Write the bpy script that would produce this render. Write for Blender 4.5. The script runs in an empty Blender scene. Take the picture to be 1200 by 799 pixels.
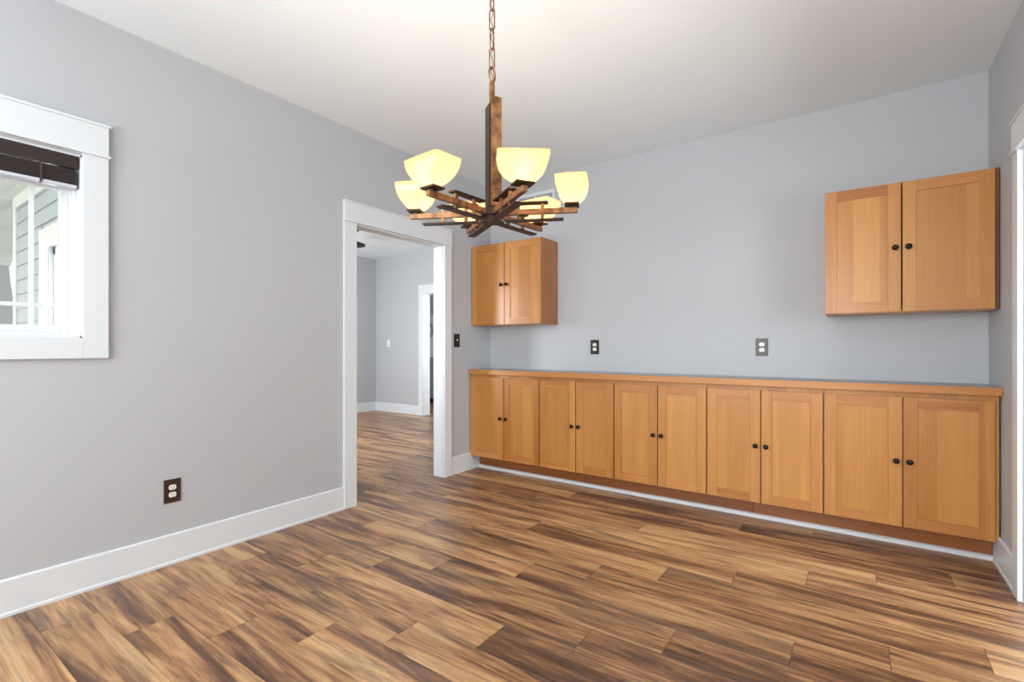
import bpy, bmesh, math, random
from mathutils import Vector, Matrix
random.seed(7)
S = bpy.context.scene
C = S.collection

# ------------------------------------------------------------------ camera
YAW = 35.217
CAMP = Vector((2.9789, -3.8487, 1.1527))
cd = bpy.data.cameras.new('camera'); cam = bpy.data.objects.new('camera', cd); C.objects.link(cam)
cam.location = CAMP; cam.rotation_euler = (math.radians(90), 0, math.radians(YAW))
cd.sensor_fit = 'HORIZONTAL'; cd.sensor_width = 36.0
cd.lens = 36.0*571.65/1200.0
cd.shift_x = 0.0; cd.shift_y = (406.13-399.5)/1200.0
cd.clip_start = 0.05; cd.clip_end = 200
S.camera = cam

# ------------------------------------------------------------------ world, lights, exposure
w = bpy.data.worlds.new('sky'); S.world = w; w.use_nodes = True
bg = w.node_tree.nodes['Background']
bg.inputs[0].default_value = (0.93, 0.965, 1.0, 1); bg.inputs[1].default_value = 2.4

def area(name, loc, rot, sx, sy, power, col):
    l = bpy.data.lights.new(name, 'AREA'); l.shape = 'RECTANGLE'; l.size = sx; l.size_y = sy
    l.energy = power; l.color = col
    o = bpy.data.objects.new(name, l); C.objects.link(o); o.location = loc
    o.rotation_euler = [math.radians(a) for a in rot]
    return o
DAY = (0.93, 0.965, 1.0)
# daylight by the windows and by added openings (each lamp fills its opening)
area('rear_window_daylight', (1.75, -5.78, 1.55), (90, 0, 0), 2.6, 1.5, 60, (0.92, 0.97, 1.0))
area('right_doorway_daylight', (5.05, -1.6, 1.45), (90, 0, 90), 1.7, 1.5, 42, (0.88, 0.95, 1.0))
area('added_left_rear_fill', (-.13, -4.95, 1.5), (90, 0, -90), .9, 1.0, 26, (0.92, 0.97, 1.0))  # unseen lamp and opening, added to lighten the right wall and corner
area('living_window_daylight', (-2.0, -2.64, 1.45), (90, 0, 0), 1.8, 1.15, 135, DAY)
area('added_living_side_fill', (-4.28, -0.6, 1.45), (90, 0, -90), 1.8, 1.15, 12, DAY)  # added fill in an unseen opening, brightens the living room
area('added_kitchen_fill', (-1.15, 2.7, 1.5), (90, 0, 90), .8, 1.1, 26, DAY)  # unseen lamp and wall opening added to light the kitchen strip
S.view_settings.view_transform = 'Standard'; S.view_settings.look = 'None'
S.view_settings.gamma = 1.0; S.view_settings.use_curve_mapping = False
S.view_settings.exposure = 0.58

# ------------------------------------------------------------------ material helpers
def rgb(r, g, b):
    f = lambda c: (c/255/12.92) if c/255 <= 0.04045 else ((c/255+0.055)/1.055)**2.4
    return (f(r), f(g), f(b), 1)
def newmat(name):
    m = bpy.data.materials.new(name); m.use_nodes = True
    return m, m.node_tree.nodes, m.node_tree.links, m.node_tree.nodes['Principled BSDF']
def plain(name, col, rough=0.5, metal=0.0, bump=0.0, bscale=200, spec=0.5, var=0.0):
    m, N, L, b = newmat(name)
    b.inputs['Base Color'].default_value = col
    b.inputs['Roughness'].default_value = rough; b.inputs['Metallic'].default_value = metal
    b.inputs['Specular IOR Level'].default_value = spec
    tc = N.new('ShaderNodeTexCoord')
    nz = N.new('ShaderNodeTexNoise'); nz.inputs['Scale'].default_value = bscale; nz.inputs['Detail'].default_value = 3
    L.new(tc.outputs['Object'], nz.inputs['Vector'])
    if bump:
        bp = N.new('ShaderNodeBump'); bp.inputs['Strength'].default_value = bump; bp.inputs['Distance'].default_value = 0.002
        L.new(nz.outputs['Fac'], bp.inputs['Height']); L.new(bp.outputs[0], b.inputs['Normal'])
    if var:
        mx = N.new('ShaderNodeMix'); mx.data_type = 'RGBA'
        mx.inputs[6].default_value = col; mx.inputs[7].default_value = tuple(c*(1-var) for c in col[:3])+(1,)
        L.new(nz.outputs['Fac'], mx.inputs[0]); L.new(mx.outputs[2], b.inputs['Base Color'])
    return m

def math_node(N, L, op, a, b=None):
    n = N.new('ShaderNodeMath'); n.operation = op
    for i, v in enumerate((a, b)):
        if v is None: continue
        if hasattr(v, 'links'): L.new(v, n.inputs[i])
        else: n.inputs[i].default_value = v
    return n.outputs[0]

def wood(name, light, dark, axis='Z', rough=0.36, stave=9.0, contrast=1.15, coat=0.14):
    """varnished wood with the grain along one object axis, glued up from staves"""
    m, N, L, b = newmat(name)
    tc = N.new('ShaderNodeTexCoord'); oi = N.new('ShaderNodeObjectInfo')
    off = N.new('ShaderNodeVectorMath'); off.operation = 'MULTIPLY_ADD'
    L.new(oi.outputs['Random'], off.inputs[0]); off.inputs[1].default_value = (13, 17, 11)
    L.new(tc.outputs['Object'], off.inputs[2])
    def mp(sc):
        n = N.new('ShaderNodeVectorMath'); n.operation = 'MULTIPLY'; L.new(off.outputs[0], n.inputs[0]); n.inputs[1].default_value = sc
        return n.outputs[0]
    sc1 = {'Z': (7, 7, .7), 'X': (.7, 7, 7)}[axis]; sc2 = {'Z': (110, 110, 3), 'X': (3, 110, 110)}[axis]
    n1 = N.new('ShaderNodeTexNoise'); n1.inputs['Scale'].default_value = 1; n1.inputs['Detail'].default_value = 4; n1.inputs['Distortion'].default_value = .6
    L.new(mp(sc1), n1.inputs['Vector'])
    n2 = N.new('ShaderNodeTexNoise'); n2.inputs['Scale'].default_value = 1; n2.inputs['Detail'].default_value = 3
    L.new(mp(sc2), n2.inputs['Vector'])
    sep = N.new('ShaderNodeSeparateXYZ'); L.new(off.outputs[0], sep.inputs[0])
    cross = sep.outputs['X'] if axis == 'Z' else sep.outputs['Z']
    st = math_node(N, L, 'FLOOR', math_node(N, L, 'MULTIPLY', cross, stave))
    wn = N.new('ShaderNodeTexWhiteNoise'); wn.noise_dimensions = '1D'; L.new(st, wn.inputs['W'])
    f = math_node(N, L, 'MULTIPLY', n1.outputs['Fac'], 0.75*contrast)
    f = math_node(N, L, 'ADD', f, math_node(N, L, 'MULTIPLY', n2.outputs['Fac'], 0.5*contrast))
    f = math_node(N, L, 'ADD', f, math_node(N, L, 'MULTIPLY', wn.outputs['Value'], 0.45))
    f = math_node(N, L, 'ADD', f, math_node(N, L, 'MULTIPLY', oi.outputs['Random'], 0.2))
    f = math_node(N, L, 'SUBTRACT', f, 0.38*contrast+.05)
    mx = N.new('ShaderNodeMix'); mx.data_type = 'RGBA'; mx.inputs[6].default_value = light; mx.inputs[7].default_value = dark
    L.new(f, mx.inputs[0]); L.new(mx.outputs[2], b.inputs['Base Color'])
    b.inputs['Roughness'].default_value = rough
    b.inputs['Coat Weight'].default_value = coat; b.inputs['Coat Roughness'].default_value = 0.16
    return m

LT, DK = rgb(208, 150, 80), rgb(164, 100, 42)
W_V = wood('honey_wood_vertical', LT, DK, 'Z')
W_H = wood('honey_wood_horizontal', rgb(202, 140, 76), rgb(160, 96, 40), 'X')
W_P = wood('honey_wood_panel', rgb(204, 146, 76), rgb(170, 108, 46), 'Z', stave=8)
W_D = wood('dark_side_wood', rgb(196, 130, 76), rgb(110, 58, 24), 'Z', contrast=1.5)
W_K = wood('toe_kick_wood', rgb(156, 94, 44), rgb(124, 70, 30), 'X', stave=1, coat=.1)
W_N = wood('worktop_edge_wood', rgb(212, 156, 90), rgb(180, 116, 54), 'X', stave=2)

WALL = plain('grey_wall_paint', rgb(186, 188, 191), .62, bump=.12, bscale=260)
CEIL = plain('white_ceiling_paint', rgb(236, 242, 245), .8, bump=.12, bscale=220)
TRIM = plain('white_trim_paint', rgb(220, 224, 227), .36)
VINYL = plain('white_window_vinyl', rgb(222, 224, 226), .3)
LAM = plain('grey_worktop_laminate', rgb(150, 152, 158), .32, var=.12, bscale=60)
IRON = plain('oil_rubbed_knob_metal', rgb(38, 30, 28), .38, metal=.7)
PLATE = plain('dark_bronze_plate', rgb(62, 42, 36), .42, metal=.3)
PLATE2 = plain('pewter_plate', rgb(84, 80, 78), .42, metal=.4)
BLACKP = plain('black_plate', rgb(24, 20, 20), .4)
IVORY = plain('white_receptacle_plastic', rgb(238, 236, 230), .35)
SLOT = plain('slot_black', rgb(20, 20, 20), .6)
BLIND = wood('espresso_blind_wood', rgb(58, 38, 36), rgb(30, 18, 18), 'X', rough=.45, stave=1, coat=.05)
CORD = plain('brown_cord', rgb(70, 52, 46), .8)
RAIL = plain('sky_sheen_and_vent_slat', rgb(200, 202, 212), .35)  # pale tone stands for sky reflected under the blind rail; also colours vent slats
SIDING = plain('grey_green_siding', rgb(176, 182, 182), .75)
PORCH = plain('porch_white_paint', rgb(222, 222, 214), .7)
COLM = plain('porch_column_grey', rgb(186, 186, 188), .8)
NEIGH = plain('pale_house_siding', rgb(232, 226, 226), .8)
ROOFM = plain('grey_shingle', rgb(120, 116, 116), .9)
GRASS = plain('lawn', rgb(110, 130, 80), .9, var=.3, bscale=12)
BLACKM = plain('black_lamp_metal', rgb(18, 18, 18), .5)
KCAB = plain('grey_painted_cabinet', rgb(176, 178, 182), .45)
WHITEM = plain('white_enamel', rgb(240, 240, 240), .3)
DARK = plain('dark_recess', rgb(50, 50, 52), .7)

def bronze():
    m, N, L, b = newmat('rustic_bronze')
    tc = N.new('ShaderNodeTexCoord'); nz = N.new('ShaderNodeTexNoise'); nz.inputs['Scale'].default_value = 28; nz.inputs['Detail'].default_value = 5
    L.new(tc.outputs['Object'], nz.inputs['Vector'])
    cr = N.new('ShaderNodeValToRGB'); e = cr.color_ramp.elements
    e[0].position = .35; e[0].color = rgb(104, 72, 48); e[1].position = .62; e[1].color = rgb(168, 124, 84)
    L.new(nz.outputs['Fac'], cr.inputs[0]); L.new(cr.outputs[0], b.inputs['Base Color'])
    b.inputs['Metallic'].default_value = .55; b.inputs['Roughness'].default_value = .42
    return m
BRONZE = bronze()
DBRONZE = plain('dark_bronze', rgb(66, 46, 36), .45, metal=.5, var=.4, bscale=40)

def glass_mat():
    m, N, L, b = newmat('window_glass')
    out = N['Material Output']; tr = N.new('ShaderNodeBsdfTransparent'); gl = N.new('ShaderNodeBsdfGlossy')
    gl.inputs['Roughness'].default_value = .02; fr = N.new('ShaderNodeFresnel'); fr.inputs['IOR'].default_value = 1.45
    mx = N.new('ShaderNodeMixShader'); L.new(fr.outputs[0], mx.inputs[0]); L.new(tr.outputs[0], mx.inputs[1]); L.new(gl.outputs[0], mx.inputs[2])
    L.new(mx.outputs[0], out.inputs['Surface']); return m
GLASS = glass_mat()

def shade_mat():
    # lit amber glass: translucent and softly self-luminous
    m, N, L, b = newmat('lit_amber_glass')
    out = N['Material Output']
    tr = N.new('ShaderNodeBsdfTranslucent'); tr.inputs[0].default_value = (.34, .235, .11, 1)
    gl = N.new('ShaderNodeBsdfGlossy'); gl.inputs['Roughness'].default_value = .25; gl.inputs[0].default_value = (1, .95, .85, 1)
    em = N.new('ShaderNodeEmission'); em.inputs[0].default_value = (1.0, .78, .46, 1); em.inputs[1].default_value = .5
    mx = N.new('ShaderNodeMixShader'); mx.inputs[0].default_value = .05
    L.new(tr.outputs[0], mx.inputs[1]); L.new(gl.outputs[0], mx.inputs[2])
    ad = N.new('ShaderNodeAddShader'); L.new(mx.outputs[0], ad.inputs[0]); L.new(em.outputs[0], ad.inputs[1])
    L.new(ad.outputs[0], out.inputs['Surface']); return m
SHADE = shade_mat()
def bulb_mat():
    m, N, L, b = newmat('lit_bulb'); b.inputs['Base Color'].default_value = (1, .9, .7, 1)
    b.inputs['Emission Color'].default_value = (1.0, .90, .76, 1); b.inputs['Emission Strength'].default_value = 210
    return m
BULB = bulb_mat()

def floor_mat():
    m, N, L, b = newmat('rustic_laminate')
    tc = N.new('ShaderNodeTexCoord'); oi = N.new('ShaderNodeObjectInfo')
    off = N.new('ShaderNodeVectorMath'); off.operation = 'MULTIPLY_ADD'
    L.new(oi.outputs['Random'], off.inputs[0]); off.inputs[1].default_value = (41, 67, 31); L.new(tc.outputs['Object'], off.inputs[2])
    def mp(sc):
        n = N.new('ShaderNodeVectorMath'); n.operation = 'MULTIPLY'; L.new(off.outputs[0], n.inputs[0]); n.inputs[1].default_value = sc
        return n.outputs[0]
    def noise(sc, det, dist=0, rough=.5):
        n = N.new('ShaderNodeTexNoise'); n.inputs['Scale'].default_value = 1; n.inputs['Detail'].default_value = det
        n.inputs['Distortion'].default_value = dist; n.inputs['Roughness'].default_value = rough
        L.new(mp(sc), n.inputs['Vector']); return n.outputs['Fac']
    n_a = noise((.7, 7.5, 1), 9, .9, .68); n_b = noise((2.4, 26, 1), 6, .8, .6)
    a = math_node(N, L, 'ADD', math_node(N, L, 'MULTIPLY', n_a, .68), math_node(N, L, 'MULTIPLY', n_b, .32))
    a = math_node(N, L, 'ADD', a, math_node(N, L, 'MULTIPLY', math_node(N, L, 'SUBTRACT', oi.outputs['Random'], .5), .06))
    cr = N.new('ShaderNodeValToRGB'); E = cr.color_ramp.elements
    E[0].position = .37; E[0].color = rgb(84, 58, 45)
    E[1].position = .68; E[1].color = rgb(198, 164, 124)
    for p, c in ((.43, (112, 78, 57)), (.47, (146, 103, 72)), (.51, (174, 130, 89)), (.58, (200, 157, 110))):
        e = E.new(p); e.color = rgb(*c)
    L.new(a, cr.inputs[0])
    # grey weathered streaks
    g = noise((.9, 8, 1), 6, .8, .65)
    gr = N.new('ShaderNodeValToRGB'); gr.color_ramp.elements[0].position = .53; gr.color_ramp.elements[0].color = (0, 0, 0, 1)
    gr.color_ramp.elements[1].position = .66; gr.color_ramp.elements[1].color = (.75, .75, .75, 1); L.new(g, gr.inputs[0])
    m1 = N.new('ShaderNodeMix'); m1.data_type = 'RGBA'; L.new(gr.outputs[0], m1.inputs[0]); L.new(cr.outputs[0], m1.inputs[6]); m1.inputs[7].default_value = rgb(100, 80, 68)
    # fine grain
    fg = noise((5, 120, 1), 3)
    fr = N.new('ShaderNodeMapRange'); fr.inputs[1].default_value = .3; fr.inputs[2].default_value = .7; fr.inputs[3].default_value = .80; fr.inputs[4].default_value = 1.12
    L.new(fg, fr.inputs[0])
    ln = noise((1.6, 75, 1), 4, .3, .7)
    lr = N.new('ShaderNodeMapRange'); lr.inputs[1].default_value = .34; lr.inputs[2].default_value = .47; lr.inputs[3].default_value = .76; lr.inputs[4].default_value = 1
    L.new(ln, lr.inputs[0])
    pr = math_node(N, L, 'ADD', math_node(N, L, 'MULTIPLY', oi.outputs['Random'], .24), .88)
    pr = math_node(N, L, 'MULTIPLY', pr, lr.outputs[0])
    mul = math_node(N, L, 'MULTIPLY', fr.outputs[0], pr)
    m2 = N.new('ShaderNodeVectorMath'); m2.operation = 'SCALE'; L.new(m1.outputs[2], m2.inputs[0]); L.new(mul, m2.inputs['Scale'])
    # knots
    vo = N.new('ShaderNodeTexVoronoi'); vo.inputs['Scale'].default_value = 1; L.new(mp((2.2, 6.0, 1)), vo.inputs['Vector'])
    kr = N.new('ShaderNodeMapRange'); kr.inputs[1].default_value = .03; kr.inputs[2].default_value = .10; kr.inputs[3].default_value = .45; kr.inputs[4].default_value = 1
    L.new(vo.outputs['Distance'], kr.inputs[0])
    m3 = N.new('ShaderNodeVectorMath'); m3.operation = 'SCALE'; L.new(m2.outputs[0], m3.inputs[0]); L.new(kr.outputs[0], m3.inputs['Scale'])
    L.new(m3.outputs[0], b.inputs['Base Color'])
    b.inputs['Roughness'].default_value = .34; b.inputs['Specular IOR Level'].default_value = .45
    bp = N.new('ShaderNodeBump'); bp.inputs['Strength'].default_value = .15; bp.inputs['Distance'].default_value = .001
    L.new(fg, bp.inputs['Height']); L.new(bp.outputs[0], b.inputs['Normal'])
    return m
FLOORM = floor_mat()
SUBF = plain('floor_joint_dark', rgb(60, 42, 32), .8)

# ------------------------------------------------------------------ mesh helpers
def BM(): return bmesh.new()
def add_box(bm, x0, x1, y0, y1, z0, z1, bevel=0.0, mi=0, M=None):
    x0, x1 = min(x0, x1), max(x0, x1); y0, y1 = min(y0, y1), max(y0, y1); z0, z1 = min(z0, z1), max(z0, z1)
    vs = [bm.verts.new((x, y, z)) for x in (x0, x1) for y in (y0, y1) for z in (z0, z1)]
    F = [bm.faces.new([vs[i] for i in q]) for q in ((0, 1, 3, 2), (4, 6, 7, 5), (0, 4, 5, 1), (2, 3, 7, 6), (0, 2, 6, 4), (1, 5, 7, 3))]
    for f in F: f.material_index = mi
    if bevel:
        es = list({e for f in F for e in f.edges})
        r = bmesh.ops.bevel(bm, geom=es, offset=bevel, segments=2, affect='EDGES', profile=.6)
        for f in r['faces']: f.material_index = mi
        vs = list({v for f in r['faces'] for v in f.verts})
    if M is not None:
        vv = {v for v in vs if v.is_valid} | {v for f in F if f.is_valid for v in f.verts}
        for v in vv: v.co = M @ v.co
def add_prism(bm, pts, axis, a0, a1, mi=0):
    """extrude a 2D outline along an axis; pts are the two other coordinates in cyclic order"""
    def co(p, a):
        return {'X': (a, p[0], p[1]), 'Y': (p[0], a, p[1]), 'Z': (p[0], p[1], a)}[axis]
    A = [bm.verts.new(co(p, a0)) for p in pts]; B = [bm.verts.new(co(p, a1)) for p in pts]
    n = len(pts); fs = [bm.faces.new(A), bm.faces.new(B[::-1])]
    for i in range(n): fs.append(bm.faces.new([A[i], B[i], B[(i+1) % n], A[(i+1) % n]]))
    for f in fs: f.material_index = mi
def add_lathe(bm, prof, seg=24, M=Matrix.Identity(4)):
    rings = []
    for r, z in prof:
        if r < 1e-6: rings.append([bm.verts.new(M @ Vector((0, 0, z)))])
        else: rings.append([bm.verts.new(M @ Vector((r*math.cos(2*math.pi*i/seg), r*math.sin(2*math.pi*i/seg), z))) for i in range(seg)])
    for a, b in zip(rings, rings[1:]):
        if len(a) == 1 and len(b) == 1: continue
        for i in range(seg):
            j = (i+1) % seg
            if len(a) == 1: bm.faces.new([a[0], b[i], b[j]])
            elif len(b) == 1: bm.faces.new([a[i], b[0], a[j]])
            else: bm.faces.new([a[i], b[i], b[j], a[j]])
def add_tube(bm, pts, r, seg=8, closed=False):
    pts = [Vector(p) for p in pts]; n = len(pts); rings = []; up = None
    for i, p in enumerate(pts):
        if closed: t = (pts[(i+1) % n]-pts[i-1]).normalized()
        else: t = (pts[min(i+1, n-1)]-pts[max(i-1, 0)]).normalized()
        if up is None: up = t.orthogonal().normalized()
        up = (up-t*up.dot(t)).normalized(); s = t.cross(up)
        rings.append([bm.verts.new(p+r*(math.cos(2*math.pi*k/seg)*up+math.sin(2*math.pi*k/seg)*s)) for k in range(seg)])
    m = n if closed else n-1
    for i in range(m):
        a, b = rings[i], rings[(i+1) % n]
        for k in range(seg): bm.faces.new([a[k], a[(k+1) % seg], b[(k+1) % seg], b[k]])
    if not closed: bm.faces.new(rings[0][::-1]); bm.faces.new(rings[-1])
def obj(name, bm, mats, parent=None, loc=(0, 0, 0), smooth=False, label=None):
    bmesh.ops.recalc_face_normals(bm, faces=bm.faces)
    me = bpy.data.meshes.new(name); bm.to_mesh(me); bm.free()
    for m in (mats if isinstance(mats, (list, tuple)) else [mats]): me.materials.append(m)
    if smooth:
        me.polygons.foreach_set('use_smooth', [True]*len(me.polygons))
    o = bpy.data.objects.new(name, me); C.objects.link(o); o.location = loc
    if parent: o.parent = parent
    if label: o['label'] = label
    return o
def thing(name, label, cat, loc=(0, 0, 0), group=None, rotz=0):
    o = bpy.data.objects.new(name, None); C.objects.link(o); o.location = loc; o.rotation_euler = (0, 0, rotz)
    o.empty_display_size = .1
    o['label'] = label; o['category'] = cat
    if group: o['group'] = group
    return o
def tag(o, label, cat, group=None):
    o['label'] = label; o['category'] = cat
    if group: o['group'] = group
    return o
def struct(name, bm, mats, label=None):
    o = obj(name, bm, mats); o['kind'] = 'structure'
    if label: o['label'] = label
    return o
def boxes(lst, bevel=0.0):
    bm = BM()
    for b in lst: add_box(bm, *b, bevel=bevel)
    return bm

# ------------------------------------------------------------------ room shell
W, H, TH = 3.5964, 2.7271, 0.10
YR = -5.6                    # rear wall
LX, LF, LB = -4.139, -2.52, 1.957   # living room: left wall, front wall, back wall
RD0, RD1 = -1.60, -0.723     # right cased opening
D0, D1, DZ = -1.609, -0.682, 2.05   # cased opening in the left wall
WY0, WY1, WZ0, WZ1 = -4.10, -3.140, 1.193, 2.05

fb = BM()
add_box(fb, LX-.2, W+.2, YR-.2, 0.0, -.12, -.006)
add_box(fb, -5.4, -TH+.01, 0.0, 4.6, -.12, -.006)
add_box(fb, W+.2, 5.3, -2.6, -.2, -.12, -.006)
floor = struct('floor', fb, SUBF)

# planks as parts of the floor
plank_cache = {}
def plank_mesh(L_, Wd):
    key = (round(L_, 3), round(Wd, 3))
    if key in plank_cache: return plank_cache[key]
    bm = BM(); g = .0006; c = .0013
    x, y = L_/2-g, Wd/2-g
    lo = [bm.verts.new(v) for v in ((-x, -y, -.006), (x, -y, -.006), (x, y, -.006), (-x, y, -.006))]
    mi = [bm.verts.new(v) for v in ((-x, -y, -.0012), (x, -y, -.0012), (x, y, -.0012), (-x, y, -.0012))]
    tp = [bm.verts.new(v) for v in ((-x+c, -y+c, 0), (x-c, -y+c, 0), (x-c, y-c, 0), (-x+c, y-c, 0))]
    for a, b in ((lo, mi), (mi, tp)):
        for i in range(4): bm.faces.new([a[i], a[(i+1) % 4], b[(i+1) % 4], b[i]])
    bm.faces.new(tp)
    me = bpy.data.meshes.new('plank'); bm.to_mesh(me); bm.free(); me.materials.append(FLOORM)
    plank_cache[key] = me; return me
PW, PL, PY0 = .187, 1.2, -2.965
JO = {0: .889, 1: 1.2, 2: 1.477, 3: 1.79, 4: 2.1, 5: 2.381, 6: 2.78, 7: 3.08, 8: 3.376, 9: 2.48, 10: 2.778, 11: 3.058, 12: 3.366, 13: 2.375}
far_bm = BM(); nplank = 0
for k in range(-15, 37):
    y0, y1 = PY0+k*PW, PY0+(k+1)*PW
    xa, xb = (-TH if y0 < LF-.1 else LX), W
    if y0 > RD0-.25 and y1 < RD1+.25: xb = 5.09
    if y0 > .0: xb = -TH-.001
    elif y1 > 0: y1 = .0
    if y0 < YR: y0 = YR
    if y1-y0 < .02: continue
    if k == 36 or y0 > 3.9: continue
    if y0 > LB+.12: xa, xb = -5.19, -1.3
    j = JO.get(k, .889+.3*k+(.07 if k > 13 else 0)) % PL
    x = xa; first = j - math.ceil((j-xa)/PL)*PL
    cuts = [xa]; c = first
    while c < xb-.03:
        if c > xa+.03: cuts.append(c)
        c += PL
    cuts.append(xb)
    for a, b in zip(cuts, cuts[1:]):
        me = plank_mesh(b-a, y1-y0)
        if (y0 > LB+.12):
            # beyond the far doorway: pieces too small to pick apart
            T = Vector(((a+b)/2, (y0+y1)/2, 0))
            vs = [far_bm.verts.new(v.co+T) for v in me.vertices]
            for p in me.polygons: far_bm.faces.new([vs[i] for i in p.vertices])
            continue
        o = bpy.data.objects.new('plank', me); C.objects.link(o)
        o.location = ((a+b)/2, (y0+y1)/2, 0); o.parent = floor; nplank += 1
fo = obj('kitchen_planks', far_bm, FLOORM, floor); fo['kind'] = 'stuff'

# ceiling (dining room, living room, kitchen, side hall)
struct('ceiling', boxes([(-TH, W+.2, YR-.2, .2, H, H+.12), (LX-.2, -TH, LF-.15, LB+.14, H, H+.12)]), CEIL)
struct('ceiling_kitchen', boxes([(-5.3, -1.1, LB+.14, 4.7, H, H+.12)]), CEIL)
struct('ceiling_hall', boxes([(W+.2, 5.3, -2.6, -.2, H, H+.12)]), CEIL)

# left wall with the cased opening, the window and an added rear opening
wl = boxes([(-TH, 0, YR, -5.42, 0, H), (-TH, 0, -5.42, -4.48, 0, .98), (-TH, 0, -5.42, -4.48, 2.05, H), (-TH, 0, -4.48, WY0, 0, H), (-TH, 0, WY0, WY1, 0, WZ0), (-TH, 0, WY0, WY1, WZ1, H), (-TH, 0, WY1, D0-.02, 0, H),
            (-TH, 0, D0-.02, D1+.02, DZ+.02, H), (-TH, 0, D1+.02, 0.0, 0, H)])
struct('wall_left', wl, WALL)
struct('wall_back', boxes([(-TH, W+.2, 0, .16, 0, H)]), WALL)
struct('wall_right', boxes([(W, W+.14, RD1+.02, 0, 0, H), (W, W+.14, RD0-.02, RD1+.02, DZ+.02, H), (W, W+.14, YR, RD0-.02, 0, H)]), WALL)
struct('wall_rear', boxes([(0, .4, YR-.16, YR, 0, H), (3.1, W+.14, YR-.16, YR, 0, H), (.4, 3.1, YR-.16, YR, 0, .75), (.4, 3.1, YR-.16, YR, 2.35, H)]), WALL)
# living room shell
FD0, FD1 = -2.938, -2.06     # far doorway
struct('wall_living_back', boxes([(LX-.15, FD0-.02, LB, LB+.14, 0, H), (FD0-.02, FD1+.02, LB, LB+.14, DZ+.02, H), (FD1+.02, -TH, LB, LB+.14, 0, H)]), WALL)
struct('wall_living_left', boxes([(LX-.04, LX, LF, -1.5, 0, H), (LX-.04, LX, -1.5, .3, 0, .85), (LX-.04, LX, -1.5, .3, 2.05, H), (LX-.04, LX, .3, LB, 0, H)]), WALL)  # opening out of view, added for the side fill lamp
struct('wall_living_right', boxes([(-TH, 0, .16, LB+.14, 0, H)]), WALL)
FX0, FX1 = -2.93, -1.05
struct('wall_living_front', boxes([(LX-.04, FX0, LF-.15, LF, 0, H), (FX0, FX1, LF-.15, LF, 0, .85), (FX0, FX1, LF-.15, LF, 2.05, H), (FX1, -TH, LF-.15, LF, 0, H)]), WALL)
# kitchen shell beyond the far doorway
struct('wall_kitchen', boxes([(-5.3, -5.2, LB, 4.6, 0, H), (-5.3, LX-.15, LB, LB+.14, 0, H), (-5.3, -1.1, 4.5, 4.6, 0, H), (-1.2, -1.1, 3.2, 4.5, 0, H), (-1.2, -1.1, LB+.14, 2.2, 0, H), (-1.2, -1.1, 2.2, 3.2, 0, .9), (-1.2, -1.1, 2.2, 3.2, 2.1, H)]), WALL)
# side hall behind the right opening
struct('wall_hall', boxes([(W+.14, 5.2, -.3, -.2, 0, H), (W+.14, 5.2, -2.6, -2.5, 0, H), (5.1, 5.2, -2.5, -.3, 0, .7), (5.1, 5.2, -2.5, -.3, 2.2, H), (5.1, 5.2, -2.5, -2.45, .7, 2.2), (5.1, 5.2, -.75, -.3, .7, 2.2)]), WALL)

# ------------------------------------------------------------------ baseboards
BH, BT = .158, .014
def baseboard(name, axis, a0, a1, at, sgn):
    """sgn: direction in which the board stands out of the wall"""
    t, s = BT*sgn, (BT+.006)*sgn
    pr = [(at, 0), (at+s, 0), (at+s, .012), (at+t, .018), (at+t, BH-.006), (at+t*.5, BH), (at, BH)]
    bm = BM(); add_prism(bm, pr, axis, a0, a1)
    return struct(name, bm, TRIM)
CW, CT = .102, .022     # casing width, thickness
baseboard('baseboard_left', 'Y', YR, D0-CW, 0, 1)
baseboard('baseboard_left_corner', 'Y', D1+CW-.015, -.19, 0, 1)
baseboard('baseboard_right_corner', 'Y', RD1+CW-.01, -.19, W, -1)
baseboard('baseboard_right', 'Y', YR, RD0-CW, W, -1)
baseboard('baseboard_rear', 'X', 0.02, W-.02, YR, 1)
baseboard('baseboard_living_back', 'X', LX, FD0-.08, LB, -1)
baseboard('baseboard_living_left', 'Y', LF, LB, LX, 1)
# white shoe moulding along the toe kick
bm = BM(); add_prism(bm, [(-.19, 0), (-.214, 0), (-.214, .010), (-.206, .020), (-.19, .024)], 'X', .012, W-.012)
struct('trim_toe_kick', bm, TRIM)

# ------------------------------------------------------------------ casings
def casing(name, X, sgn, y0, y1, z1, wall_back, jamb_to, legs=(True, True)):
    """cased opening in a wall of constant X; sgn = side the trim stands out"""
    bm = BM(); x1 = X+CT*sgn
    add_box(bm, X, x1, y0-CW, y0, 0, z1+.002, bevel=.0015)
    add_box(bm, X, x1, y1, y1+CW-.015, 0, z1+.002, bevel=.0015)
    add_box(bm, X, x1+.004*sgn, y0-CW, y1+CW-.015, z1+.009, z1+.140, bevel=.0015)   # header board
    add_box(bm, X, x1+.011*sgn, y0-CW-.007, y1+CW-.008, z1, z1+.010, bevel=.002)    # bead
    add_box(bm, X, x1+.011*sgn, y0-CW-.007, y1+CW-.008, z1+.138, z1+.149, bevel=.002)  # cap
    o = struct(name, bm, TRIM); return o
def jamb(name, x0, x1, y0, y1, z1):
    bm = BM()
    add_box(bm, x0, x1, y0-.02, y0, 0, z1); add_box(bm, x0, x1, y1, y1+.02, 0, z1); add_box(bm, x0, x1, y0-.02, y1+.02, z1-.001, z1+.02)
    return struct(name, bm, TRIM)
casing('trim_door_left', 0, 1, D0, D1, DZ-.004, 0, 0)
jamb('trim_door_left_jamb', -TH-.004, .004, D0, D1, DZ-.012)
casing('trim_door_left_far_side', -TH, -1, D0-.005, D1+.005, DZ-.004, 0, 0)
casing('trim_door_right', W, -1, RD0, RD1, DZ-.004, 0, 0)
jamb('trim_door_right_jamb', W-.004, W+.144, RD0, RD1, DZ-.012)
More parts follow.
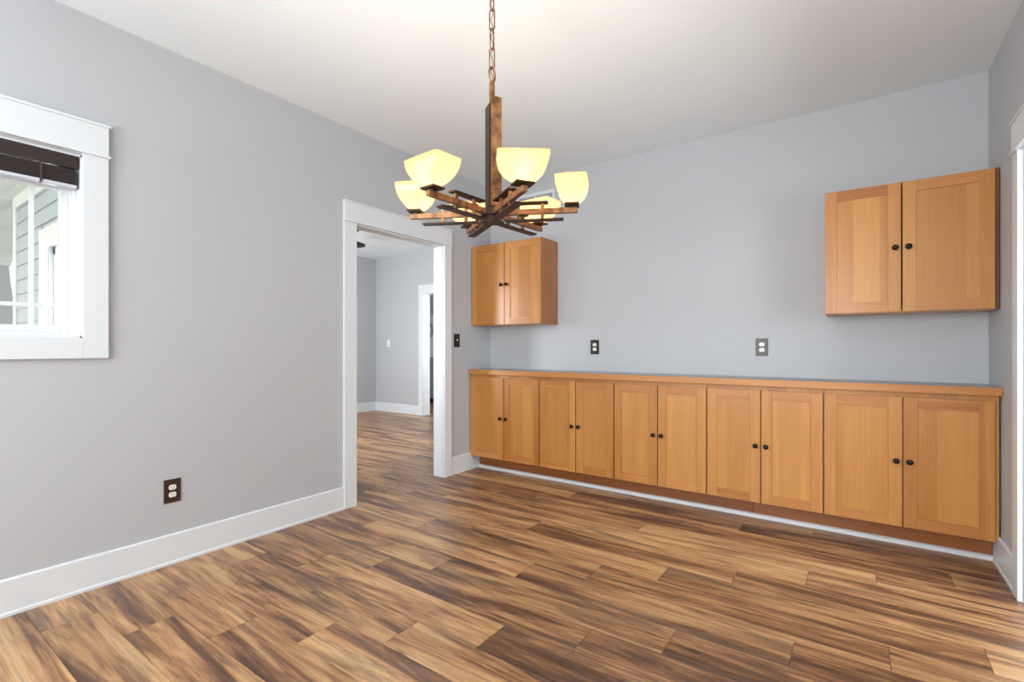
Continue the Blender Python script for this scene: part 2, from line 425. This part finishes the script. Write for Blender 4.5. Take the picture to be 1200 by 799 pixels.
# far doorway (wall of constant Y)
bm = BM()
add_box(bm, FD0-.09, FD0, LB-.02, LB, 0, 2.032, bevel=.0015); add_box(bm, FD1, FD1+.09, LB-.02, LB, 0, 2.032, bevel=.0015)
add_box(bm, FD0-.09, FD1+.09, LB-.024, LB, 2.04, 2.175, bevel=.0015)
add_box(bm, FD0-.097, FD1+.097, LB-.03, LB, 2.03, 2.04, bevel=.0015); add_box(bm, FD0-.097, FD1+.097, LB-.03, LB, 2.173, 2.184, bevel=.0015)
struct('trim_door_far', bm, TRIM)
struct('trim_door_far_jamb', boxes([(FD0-.02, FD0, LB-.004, LB+.155, 0, 2.03), (FD1, FD1+.02, LB-.004, LB+.2, 0, 2.03), (FD0-.02, FD1+.02, LB-.004, LB+.2, 2.03, 2.05)]), TRIM)

# ------------------------------------------------------------------ left window
win = BM(); c = .095
add_box(win, 0, CT, WY1, WY1+c, WZ0-c+.0, WZ1+.012, bevel=.0015)
add_box(win, 0, CT, WY0-c, WY0, WZ0-c, WZ1+.012, bevel=.0015)
add_box(win, 0, CT, WY0, WY1, WZ0-c, WZ0, bevel=.0015)
add_box(win, 0, CT+.004, WY0-c, WY1+c, WZ1+.02, WZ1+.157, bevel=.0015)
add_box(win, 0, CT+.011, WY0-c-.007, WY1+c+.007, WZ1+.010, WZ1+.021, bevel=.002)
add_box(win, 0, CT+.011, WY0-c-.007, WY1+c+.007, WZ1+.156, WZ1+.168, bevel=.002)
struct('trim_window', win, TRIM)
wn = BM()     # lining and stepped vinyl frame
add_box(wn, -TH, .003, WY1-.008, WY1, WZ0, WZ1); add_box(wn, -TH, .003, WY0, WY0+.008, WZ0, WZ1)
add_box(wn, -TH, .003, WY0, WY1, WZ0, WZ0+.008); add_box(wn, -TH, .003, WY0, WY1, WZ1-.008, WZ1)
for dx, dw in ((-.048, .020), (-.060, .034)):
    add_box(wn, -TH, dx, WY1-dw, WY1-.008, WZ0+.008, WZ1-.008, bevel=.002); add_box(wn, -TH, dx, WY0+.008, WY0+dw, WZ0+.008, WZ1-.008, bevel=.002)
    add_box(wn, -TH, dx, WY0+dw, WY1-dw, WZ0+.008, WZ0+dw-.006, bevel=.002); add_box(wn, -TH, dx, WY0+dw, WY1-dw, WZ1-dw, WZ1-.008, bevel=.002)
wo = struct('window_1', wn, VINYL)
sy0, sy1, sz0, sz1 = WY0+.034, WY1-.034, WZ0+.028, WZ1-.034
sash = BM(); sf = .030
add_box(sash, -.104, -.066, sy0, sy0+sf, sz0, sz1, bevel=.003); add_box(sash, -.104, -.066, sy1-sf, sy1, sz0, sz1, bevel=.003)
add_box(sash, -.104, -.066, sy0+sf, sy1-sf, sz0, sz0+sf, bevel=.003); add_box(sash, -.104, -.066, sy0+sf, sy1-sf, sz1-sf, sz1, bevel=.003)
so = obj('sash', sash, VINYL, wo)
gy0, gy1, gz0, gz1 = sy0+sf, sy1-sf, sz0+sf, sz1-sf
for yy in (gy1-.094, gy0+.094):
    m_ = BM(); add_box(m_, -.091, -.075, yy-.009, yy+.009, gz0, gz1, bevel=.002); obj('muntin', m_, VINYL, so)
for zz in (gz0+.092, gz1-.092):
    m_ = BM(); add_box(m_, -.090, -.076, gy0, gy1, zz-.009, zz+.009, bevel=.002); obj('muntin', m_, VINYL, so)
p_ = BM(); add_box(p_, -.085, -.081, gy0-.004, gy1+.004, gz0-.004, gz1+.004); obj('pane', p_, GLASS, so)

struct('trim_added_opening', boxes([(0, CT, -5.51, -5.42, .90, 2.06), (0, CT, -4.48, -4.39, .90, 2.06), (0, CT, -5.42, -4.48, .90, .98), (0, CT, -5.52, -4.38, 2.06, 2.20)]), TRIM)  # trim of the unseen opening added for the left rear fill lamp
# gathered blind
bl = thing('wooden_blind', 'dark brown wooden slat blind gathered at the top of the left window', 'blind', (-.022, WY1-.012, WZ1-.01))
by0, by1 = -(WY1-WY0)+.022, 0.0
b_ = BM(); add_box(b_, .020, .028, by0, by1, -.060, 0, bevel=.003); obj('valance', b_, BLIND, bl)
b_ = BM(); add_box(b_, -.022, .018, by0+.004, by1-.004, -.052, -.004); obj('headrail', b_, BLIND, bl)
nsl = 15
for i in range(nsl):
    z = -.066-i*.0045
    s_ = BM(); jx = random.uniform(-.002, .002)
    add_box(s_, -.022+jx, .022+jx, by0+.004, by1-.006+random.uniform(-.003, .002), z-.0034, z); obj('slat', s_, BLIND, bl)
b_ = BM(); add_box(b_, -.022, .023, by0+.004, by1-.006, -.148, -.134, bevel=.003); br = obj('bottom_rail', b_, RAIL, bl, label='bottom rail with reflected sky put into its pale colour')
for yy in (-.13, by0+.13):
    b_ = BM(); add_box(b_, .0255, .0285, yy-.004, yy+.004, -.148, -.060); obj('cord', b_, CORD, bl)
    b_ = BM(); add_lathe(b_, [(0, 0), (.006, 0), (.006, .004), (0, .004)], 12, Matrix.Translation((.008, yy, -.1505))); obj('cord_button', b_, PLATE, bl)

# ------------------------------------------------------------------ outside: porch, siding, neighbour
struct('porch_floor', boxes([(-6.6, -TH, -6.4, LF-.15, -.2, -.05), (-6.6, LX-.2, LF-.15, 0.5, -.2, -.05)]), COLM)
gm = BM(); add_box(gm, -40, -6.6, -30, 30, -.6, -.4); struct('ground', gm, GRASS)
pc = struct('porch_ceiling', boxes([(-6.6, -TH, -6.4, LF-.15, 2.70, 2.76), (-6.6, LX-.2, LF-.15, .5, 2.70, 2.76)]), PORCH)
for i in range(16):
    b_ = BM(); y = LF-.17-.1*i; add_box(b_, -6.0, -TH-.01, y-.098, y, 2.690, 2.70, bevel=.002); obj('board', b_, PORCH, pc)
pb = struct('porch_beam', boxes([(-6.2, -6.0, -6.4, .5, 2.36, 2.70)]), PORCH)
ex = struct('wall_porch', boxes([(-4.19, -4.18, LF-.15, -1.52, 0, 2.7), (-4.18, -TH, LF-.16, LF-.151, 0, .9)]), SIDING)
yf = LF-.151
ez = .145; zz0 = 1.685-11*ez
for i in range(18):
    a, b = zz0+i*ez, zz0+(i+1)*ez
    if a > 2.58: break
    segs = [(-4.06, FX0-.2), (FX1+.2, -TH-.005)] if (b > .75 and a < 2.2) else [(-4.06, -TH-.005)]
    for s0, s1 in segs:
        b_ = BM(); add_prism(b_, [(yf, a), (yf-.020, a), (yf-.006, min(b+.004, 2.6)), (yf, min(b+.004, 2.6))], 'X', s0, s1); obj('siding_board', b_, SIDING, ex)
b_ = BM(); add_box(b_, -4.18, -4.06, yf-.028, yf, 0, 2.58, bevel=.002); obj('corner_board', b_, PORCH, ex, label='white corner board')
b_ = BM(); add_box(b_, -4.18, -TH-.005, yf-.03, yf, 2.57, 2.69, bevel=.002); obj('frieze_board', b_, PORCH, ex, label='cream frieze board')
# living room window seen from the porch
lw = BM()
add_box(lw, FX0-.2, FX1+.2, yf-.03, yf, 2.05, 2.21, bevel=.002)
add_box(lw, FX0-.2, FX0-.02, yf-.03, yf, .78, 2.05, bevel=.002); add_box(lw, FX1+.02, FX1+.2, yf-.03, yf, .78, 2.05, bevel=.002)
add_box(lw, FX0-.2, FX1+.2, yf-.045, yf, .74, .86, bevel=.002)
w2 = struct('window_2', lw, PORCH)
fr = boxes([(FX0-.02, FX0+.06, yf+.03, LF, .85, 2.05), (FX1-.06, FX1+.02, yf+.03, LF, .85, 2.05), (FX0, FX1, yf+.03, LF, .85, .92), (FX0, FX1, yf+.03, LF, 1.98, 2.05),
            (-2.03, -1.95, yf+.03, LF, .85, 2.05), (FX0, FX1, yf+.04, LF-.02, 1.40, 1.45)])
obj('window_frame', fr, VINYL, w2)
p_ = BM(); add_box(p_, FX0, FX1, yf+.06, yf+.064, .86, 2.04); obj('pane', p_, GLASS, w2)

cl = thing('porch_column', 'tapered grey porch column seen through the left window', 'column', (-6.08, -2.60, -.05))
b_ = BM()
def ring(h, z): return [(h, h, z), (-h, h, z), (-h, -h, z), (h, -h, z)]
def loft(bm, lv):
    R = [[bm.verts.new(p) for p in ring(h, z)] for h, z in lv]
    bm.faces.new(R[0][::-1]); bm.faces.new(R[-1])
    for a, b in zip(R, R[1:]):
        for i in range(4): bm.faces.new([a[i], a[(i+1) % 4], b[(i+1) % 4], b[i]])
loft(b_, [(.26, .85), (.145, 2.24)]); obj('shaft', b_, COLM, cl)
b_ = BM(); loft(b_, [(.165, 2.24), (.165, 2.29), (.19, 2.30), (.19, 2.35), (.21, 2.36), (.21, 2.41)]); obj('capital', b_, PORCH, cl)
b_ = BM(); loft(b_, [(.34, 0), (.34, .78), (.38, .79), (.38, .85)]); obj('pedestal', b_, COLM, cl)

nh = thing('neighbour_house', 'pale neighbouring house glimpsed beside the porch column', 'house', (-22, 1.0, -.4))
b_ = BM(); add_box(b_, -4, 4, -5, 5, 0, 4.6); obj('wall', b_, NEIGH, nh)
b_ = BM(); add_prism(b_, [(-5.6, 4.5), (5.6, 4.5), (0, 7.6)], 'X', -4.4, 4.4); obj('roof', b_, ROOFM, nh)
for yy in (-3.2, -1.2, 1.2, 3.2):
    f_ = BM(); add_box(f_, 3.99, 4.06, yy-.5, yy+.5, 1.6, 3.2); f_ = obj('window', f_, VINYL, nh)
    p_ = BM(); add_box(p_, 4.05, 4.08, yy-.42, yy+.42, 1.68, 3.12); obj('pane', p_, DARK, f_)

# ------------------------------------------------------------------ cabinets
def knob(parent, x, y, z):
    bm = BM()
    M = Matrix.Translation((x, y, z)) @ Matrix.Rotation(math.radians(90), 4, 'X')
    add_lathe(bm, [(0, 0), (.0085, 0), (.0085, .002), (.005, .004), (.005, .011), (.009, .013), (.0145, .017), (.0160, .021), (.0145, .0255), (.009, .029), (0, .030)], 20, M)
    return obj('knob', bm, IRON, parent, smooth=True)
def door(cab, x0, x1, z0, z1, yf, side, zk, th=.020, st=.060):
    """shaker door, front face at yf; side = +1 knob on the right"""
    cx, cz = (x0+x1)/2, (z0+z1)/2; hw, hh = (x1-x0)/2, (z1-z0)/2
    loc = (cx-cab.location.x, yf-cab.location.y, cz-cab.location.z)
    bm = BM()
    for a, b in ((-hw, -hw+st), (hw-st, hw)): add_box(bm, a, b, 0, th, -hh, hh, bevel=.0012, mi=0)
    for a, b in ((-hh, -hh+st), (hh-st, hh)): add_box(bm, -hw+st, hw-st, .0003, th, a, b, bevel=.0008, mi=1)
    d = obj('door', bm, [W_V, W_H], cab, loc)
    pn = BM(); add_box(pn, -hw+st-.004, hw-st+.004, .0075, th-.003, -hh+st-.004, hh-st+.004); obj('panel', pn, W_P, d)
    knob(d, side*(hw-.026), 0, zk-cz)
    return d
CB, CTOP = .132, .898        # box bottom / top
DX = [(.010, .392), (.401, .768), (.779, 1.117), (1.125, 1.447), (1.456, 1.788), (1.796, 2.130), (2.140, 2.467), (2.476, 2.811), (2.820, 3.190), (3.197, 3.569)]
UX = [.005, .7725, 1.451, 2.135, 2.8155, 3.589]
where = ['base cabinet at the left end beside the cased doorway', 'second base cabinet from the left below the left wall outlet',
         'middle base cabinet of the five', 'base cabinet below the right one of the two back wall outlets', 'base cabinet at the right end below the right wall cabinet']
DF = -.323
for i in range(5):
    x0, x1 = UX[i]+.0008, UX[i+1]-.0008
    cab = thing('base_cabinet', 'honey wood two-door '+where[i], 'cabinet', ((x0+x1)/2, -.16, CB), 'honey wood base cabinets along the back wall')
    bm = BM(); lx0, lx1 = x0-cab.location.x, x1-cab.location.x
    add_box(bm, lx0, lx1, -.142, .156, 0, CTOP-CB); obj('body', bm, W_V, cab)
    for n, s in ((2*i, 1), (2*i+1, -1)):
        door(cab, DX[n][0], DX[n][1], .134, .868, DF, s, .506)
# toe kick boards (joint under the fourth cabinet)
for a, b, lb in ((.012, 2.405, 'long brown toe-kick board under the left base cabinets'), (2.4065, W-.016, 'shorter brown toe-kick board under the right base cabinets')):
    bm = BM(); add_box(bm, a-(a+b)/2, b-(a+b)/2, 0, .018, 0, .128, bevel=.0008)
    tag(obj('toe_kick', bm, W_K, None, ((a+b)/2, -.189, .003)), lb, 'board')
# worktop
wt = thing('worktop', 'long grey laminate worktop with honey wood front edge', 'worktop', (1.8, -.17, CTOP+.0005))
bm = BM(); add_box(bm, -1.798, W-1.802, -.155, .168, .002, .040, bevel=.0); obj('slab', bm, LAM, wt)
bm = BM(); add_box(bm, -1.798, W-1.802, -.177, -.1555, -.002, .042, bevel=.003); obj('front_edge', bm, W_N, wt, label='honey wood front edge')
# wall cabinets
def upper(x0, x1, mid, lb, dk, label_side=None):
    z0, z1 = 1.350, 2.096
    cab = thing('wall_cabinet', lb, 'cabinet', ((x0+x1)/2, -.14, z0), 'honey wood wall cabinets')
    h = z1-z0; a, b = x0-cab.location.x, x1-cab.location.x
    t = .018
    bm = BM()
    add_box(bm, a, a+t, -.139, .139, 0, h); add_box(bm, a+t, b-t, -.139, .139, 0, t); add_box(bm, a+t, b-t, -.139, .139, h-t, h)
    add_box(bm, a+t, b-t, .125, .139, t, h-t); add_box(bm, a+t, b-t, -.139, .120, h/2-.009, h/2+.009)
    add_box(bm, a+t, mid-cab.location.x+.02, -.139, -.12, t, h-t); add_box(bm, mid-cab.location.x-.02, b-t, -.139, -.12, t, h-t)
    obj('body', bm, W_V, cab)
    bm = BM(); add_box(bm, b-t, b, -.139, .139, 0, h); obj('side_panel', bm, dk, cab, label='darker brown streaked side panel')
    return cab
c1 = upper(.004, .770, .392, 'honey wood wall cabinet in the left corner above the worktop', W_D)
door(c1, .006, .386, 1.354, 2.092, -.300, 1, 1.712)
door(c1, .392, .769, 1.354, 2.092, -.300, -1, 1.712)
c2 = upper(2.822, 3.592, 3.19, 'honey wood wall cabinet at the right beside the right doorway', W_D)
door(c2, 2.822, 3.187, 1.354, 2.090, -.300, 1, 1.718)
door(c2, 3.194, 3.573, 1.354, 2.090, -.300, -1, 1.718)

# ------------------------------------------------------------------ outlets and switches
def outlet(loc, rotz, mat, label, pw=.078, ph=.124):
    t = thing('wall_outlet', label, 'outlet', loc, None, rotz)   # local: plate in XZ plane, facing -Y
    bm = BM(); add_box(bm, -pw/2, pw/2, -.006, 0, -ph/2, ph/2, bevel=.0018); obj('plate', bm, mat, t)
    for s in (-1, 1):
        bm = BM(); zc = s*.0195
        pts = []
        for k in range(24):
            a = 2*math.pi*k/24; x, z = .0175*math.cos(a), .0175*math.sin(a)
            pts.append((x, zc+max(-.0135, min(.0135, z))))
        add_prism(bm, pts, 'Y', -.0085, -.004); r = obj('receptacle', bm, IVORY, t)
        bm = BM(); add_box(bm, -.0075, -.0055, -.0092, -.008, zc-.001, zc+.008); obj('slot', bm, SLOT, r)
        bm = BM(); add_box(bm, .0055, .0075, -.0092, -.008, zc-.001, zc+.007); obj('slot', bm, SLOT, r)
        bm = BM()
        add_lathe(bm, [(0, 0), (.0024, 0), (.0024, .0012), (0, .0012)], 10, Matrix.Translation((0, -.008, zc-.0075)) @ Matrix.Rotation(math.radians(90), 4, 'X'))
        obj('slot', bm, SLOT, r)
    bm = BM(); add_lathe(bm, [(0, 0), (.0032, 0), (.0028, .0012), (0, .0014)], 12, Matrix.Translation((0, -.0058, 0)) @ Matrix.Rotation(math.radians(90), 4, 'X')); obj('screw', bm, mat, t)
outlet((0, -2.770, .386), math.radians(90), PLATE, 'brown electrical outlet low on the left wall above the baseboard')
outlet((1.138, 0, 1.150), 0, BLACKP, 'black electrical outlet on the back wall, the one nearer the left corner')
outlet((2.432, 0, 1.149), 0, PLATE2, 'pewter grey electrical outlet on the back wall, nearer the right wall cabinet')
def switch(loc, rotz, mat, tm, label):
    t = thing('light_switch', label, 'switch', loc, None, rotz)
    bm = BM(); add_box(bm, -.037, .037, -.006, 0, -.061, .061, bevel=.0018); obj('plate', bm, mat, t)
    bm = BM(); add_box(bm, -.0055, .0055, -.016, -.004, -.002, .012, bevel=.001); obj('toggle', bm, tm, t)
    for z in (-.03, .03):
        bm = BM(); add_lathe(bm, [(0, 0), (.003, 0), (.0026, .0012), (0, .0014)], 12, Matrix.Translation((0, -.0058, z)) @ Matrix.Rotation(math.radians(90), 4, 'X')); obj('screw', bm, mat, t)
switch((0, -.505, 1.208), math.radians(90), BLACKP, IVORY, 'black light switch with white toggle right of the cased doorway')
switch((-3.794, LB, 1.21), 0, IVORY, IVORY, 'small white light switch on the far room wall')

# white louvred vent high on the back wall behind the chandelier
vt = thing('wall_vent', 'small white wall vent high on the back wall behind the chandelier', 'vent', (.53, 0, 2.47))
bm = BM(); add_box(bm, -.21, .21, -.012, 0, .088, .118, bevel=.002); add_box(bm, -.21, .21, -.012, 0, 0, .02, bevel=.002)
add_box(bm, -.21, -.19, -.012, 0, .02, .088); add_box(bm, .19, .21, -.012, 0, .02, .088); add_box(bm, -.006, .006, -.011, 0, .02, .088)
obj('frame', bm, TRIM, vt)
bm = BM(); add_box(bm, -.19, .19, -.003, -.001, .02, .088); obj('backing', bm, LAM, vt)
for i in range(4):
    bm = BM(); z = .030+i*.015; add_prism(bm, [(-.010, z), (-.003, z+.008), (-.003, z+.0095), (-.010, z+.0015)], 'X', -.19, .19); obj('slat', bm, RAIL, vt)

# ------------------------------------------------------------------ far room: ceiling lamp, kitchen pieces
cl_ = thing('ceiling_lamp', 'black ceiling lamp in the far room just behind the doorway edge', 'lamp', (-2.56, .30, H-.19))
bm = BM(); add_lathe(bm, [(0, .175), (.055, .175), (.06, .19), (0, .19)], 24); obj('canopy', bm, BLACKM, cl_)
bm = BM(); add_tube(bm, [(0, 0, .03), (0, 0, .178)], .008); obj('stem', bm, BLACKM, cl_)
bm = BM(); add_lathe(bm, [(0, .045), (.03, .045), (.05, .035), (.145, .0), (.15, -.02), (.135, -.022), (.04, .02), (0, .025)], 32); obj('lamp_shade', bm, BLACKM, cl_, smooth=True)

KY = 3.30
kb = thing('kitchen_base_cabinet', 'grey base cabinet glimpsed through the far doorway', 'cabinet', (-4.3, KY, 0))
bm = BM(); add_box(bm, -.85, .85, 0, .55, .10, .93); obj('body', bm, KCAB, kb)
bm = BM(); add_box(bm, -.85, .85, .06, .50, 0, .10); obj('toe_kick', bm, DARK, kb)
bm = BM(); add_box(bm, -.87, .87, -.02, .56, .93, .965, bevel=.003); obj('countertop', bm, WHITEM, kb)
for i in range(4):
    bm = BM(); x = -.84+i*.42; add_box(bm, x+.004, x+.416, -.018, -.001, .11, .91, bevel=.002); obj('door', bm, KCAB, kb)
ku = thing('kitchen_wall_cabinet', 'grey wall cabinet glimpsed high through the far doorway', 'cabinet', (-4.3, KY+.2, 1.88))
bm = BM(); add_box(bm, -.85, .85, 0, .35, 0, .60); obj('body', bm, KCAB, ku)
for i in range(4):
    bm = BM(); x = -.84+i*.42; add_box(bm, x+.004, x+.416, -.018, -.001, .01, .59, bevel=.002); obj('door', bm, KCAB, ku)
bm = BM(); add_box(bm, -5.17, -3.43, KY+.565, KY+.62, 0, 2.5); tag(obj('splashback', bm, WHITEM), 'white wall panel behind the grey kitchen cabinets', 'panel')
ck = thing('wall_clock', 'round grey wall decoration on white panel through the far doorway', 'clock', (-4.70, KY+.56, 1.51))
RX = Matrix.Rotation(math.radians(90), 4, 'X')
bm = BM(); add_lathe(bm, [(0, 0), (.10, 0), (.10, .012), (0, .012)], 32, RX); obj('face', bm, WHITEM, ck)
bm = BM(); add_lathe(bm, [(.105, .002), (.17, .002), (.17, .02), (.14, .03), (.105, .02), (.105, .002)], 32, RX); obj('rim', bm, KCAB, ck)

# ------------------------------------------------------------------ chandelier
near = Vector((.5766, -.8170, 0)); right = Vector((.8170, .5766, 0))
P = CAMP - near*1.93 + right*((576.5-600)/571.65*1.93); P.z = 0
chl = thing('chandelier', 'rustic bronze six-arm chandelier with glowing amber glass shades hanging from a chain', 'chandelier', (P.x, P.y, 1.642))
Z0 = 1.642
def lz(z): return z-Z0
bm = BM()   # hub
def hexa(r, z0, z1, bm):
    pts = [(r*math.cos(math.radians(60*k+YAW)), r*math.sin(math.radians(60*k+YAW))) for k in range(6)]
    add_prism(bm, pts, 'Z', lz(z0), lz(z1))
hexa(.048, 1.642, 1.647, bm); hexa(.030, 1.647, 1.668, bm); hexa(.046, 1.668, 1.694, bm); hexa(.020, 1.694, 1.735, bm)
obj('hub', bm, DBRONZE, chl)
# centre post of three staggered bars
Rz = Matrix.Rotation(math.radians(YAW+22), 4, 'Z')
bm = BM(); add_box(bm, -.009, .009, -.009, .009, lz(1.70), lz(2.200), bevel=.0015, M=Rz); obj('post', bm, BRONZE, chl)
bm = BM(); add_box(bm, -.012, .033, -.022, -.0095, lz(1.705), lz(2.135), bevel=.0012, M=Rz); obj('post_bar', bm, BRONZE, chl)
bm = BM(); add_box(bm, -.0185, -.0125, -.020, .030, lz(1.705), lz(2.105), bevel=.0012, M=Rz); obj('post_bar', bm, DBRONZE, chl, label='bronze side bar with its shade put in as darker colour')  # dark bronze here paints the shaded left face of the post
# six arms
shade_me = None
def shade_bm():
    bm = BM(); lv = []
    prof = [(0, .30), (.05, .40), (.13, .53), (.25, .67), (.40, .80), (.58, .90), (.78, .965), (1.0, 1.0)]
    inner = [(p, s-.05) for p, s in prof[::-1]][:-1]
    def rg(s, z, n=48):
        a, b = .061*s, .088*s; out = []; ex = 3+8*min(1, max(0, z/.06))
        for k in range(n):
            t = 2*math.pi*(k+.5)/n; c, s_ = math.cos(t), math.sin(t); e = 2/ex
            out.append(bm.verts.new((a*math.copysign(abs(c)**e, c), b*math.copysign(abs(s_)**e, s_), z)))
        return out
    R = [rg(s, .092*p) for p, s in prof]+[rg(s, .092*p) for p, s in inner]
    for A, B in zip(R, R[1:]):
        for k in range(len(A)): bm.faces.new([A[k], A[(k+1) % len(A)], B[(k+1) % len(A)], B[k]])
    bm.faces.new(R[0]); bm.faces.new(R[-1])
    return bm
RAD = .314
for k in range(6):
    th = math.radians(21.5+60*k); d = near*math.cos(th)+right*math.sin(th); ang = math.atan2(d.y, d.x)
    A = Matrix.Rotation(ang, 4, 'Z')
    bm = BM(); add_box(bm, .035, RAD+.022, -.0095, .0095, lz(1.669), lz(1.689), bevel=.0012, M=A)
    arm = obj('arm', bm, BRONZE, chl)
    bm = BM(); add_box(bm, .055, .222, -.017, .017, lz(1.710), lz(1.716), bevel=.001, M=A); obj('upper_bar', bm, DBRONZE, arm)
    bm = BM(); add_box(bm, .052, .282, -.017, .017, lz(1.643), lz(1.649), bevel=.001, M=A); obj('lower_bar', bm, DBRONZE, arm)
    for rr in (.105, .200):
        bm = BM(); add_box(bm, rr-.006, rr+.006, -.006, .006, lz(1.648), lz(1.711), M=A); obj('spacer', bm, BRONZE, arm)
    bm = BM(); add_box(bm, RAD-.028, RAD+.028, -.034, .034, lz(1.695), lz(1.703), bevel=.002, M=A)
    add_box(bm, RAD-.010, RAD+.010, -.010, .010, lz(1.688), lz(1.696), M=A)
    obj('shade_holder', bm, DBRONZE, arm)
    if shade_me is None:
        so_ = obj('lamp_shade', shade_bm(), SHADE, chl, smooth=True, label='glowing amber glass shade'); shade_me = so_.data
    else:
        so_ = bpy.data.objects.new('lamp_shade', shade_me); C.objects.link(so_); so_.parent = chl; so_['label'] = 'glowing amber glass shade'
    so_.location = (RAD*math.cos(ang), RAD*math.sin(ang), lz(1.7035)); so_.rotation_euler = (0, 0, ang-math.radians((18, 3, 0, -2, 0, 1)[k]))
    bm = BM(); add_lathe(bm, [(0, .004), (.008, .004), (.009, .026), (.015, .040), (.018, .052), (.014, .066), (0, .074)], 16)
    bo = obj('bulb', bm, BULB, so_, smooth=True)
# loop, chain, cord, canopy
bm = BM()
add_tube(bm, [(.019*math.cos(2*math.pi*i/20)*.9, 0, lz(2.228)+.028*math.sin(2*math.pi*i/20)) for i in range(20)], .0042, 8, True)
bmesh.ops.rotate(bm, verts=bm.verts, cent=(0, 0, 0), matrix=Matrix.Rotation(math.radians(YAW+50), 3, 'Z'))
obj('loop', bm, BRONZE, chl, smooth=True)
zc = 2.258; i = 0
while zc+.07 < H-.03:
    bm = BM(); hl, hw = .031, .0105; pts = []
    for k in range(9): a = math.pi*k/8; pts.append((hw*math.cos(a), 0, hl+hw*math.sin(a)))
    for k in range(9): a = math.pi+math.pi*k/8; pts.append((hw*math.cos(a), 0, -hl+hw*math.sin(a)))
    add_tube(bm, pts, .0029, 8, True)
    o = obj('chain_link', bm, BRONZE, chl, (0, 0, lz(zc+.034)), smooth=True); o.rotation_euler = (0, 0, math.radians(YAW-20+(70 if i % 2 else 0)))
    zc += .0765; i += 1
bm = BM(); pts = []
n = 60
for j in range(n+1):
    z = 2.20+(H-.02-2.20)*j/n; pts.append((.0045*math.sin(j*.8), .0045*math.cos(j*.8), lz(z)))
add_tube(bm, pts, .0016, 6); obj('power_cord', bm, CORD, chl, smooth=True)
bm = BM(); add_lathe(bm, [(0, -.03), (.02, -.03), (.055, -.015), (.065, -.001), (0, -.001)], 24, Matrix.Translation((0, 0, lz(H)))); obj('canopy', bm, BRONZE, chl, smooth=True)
print('planks', nplank)
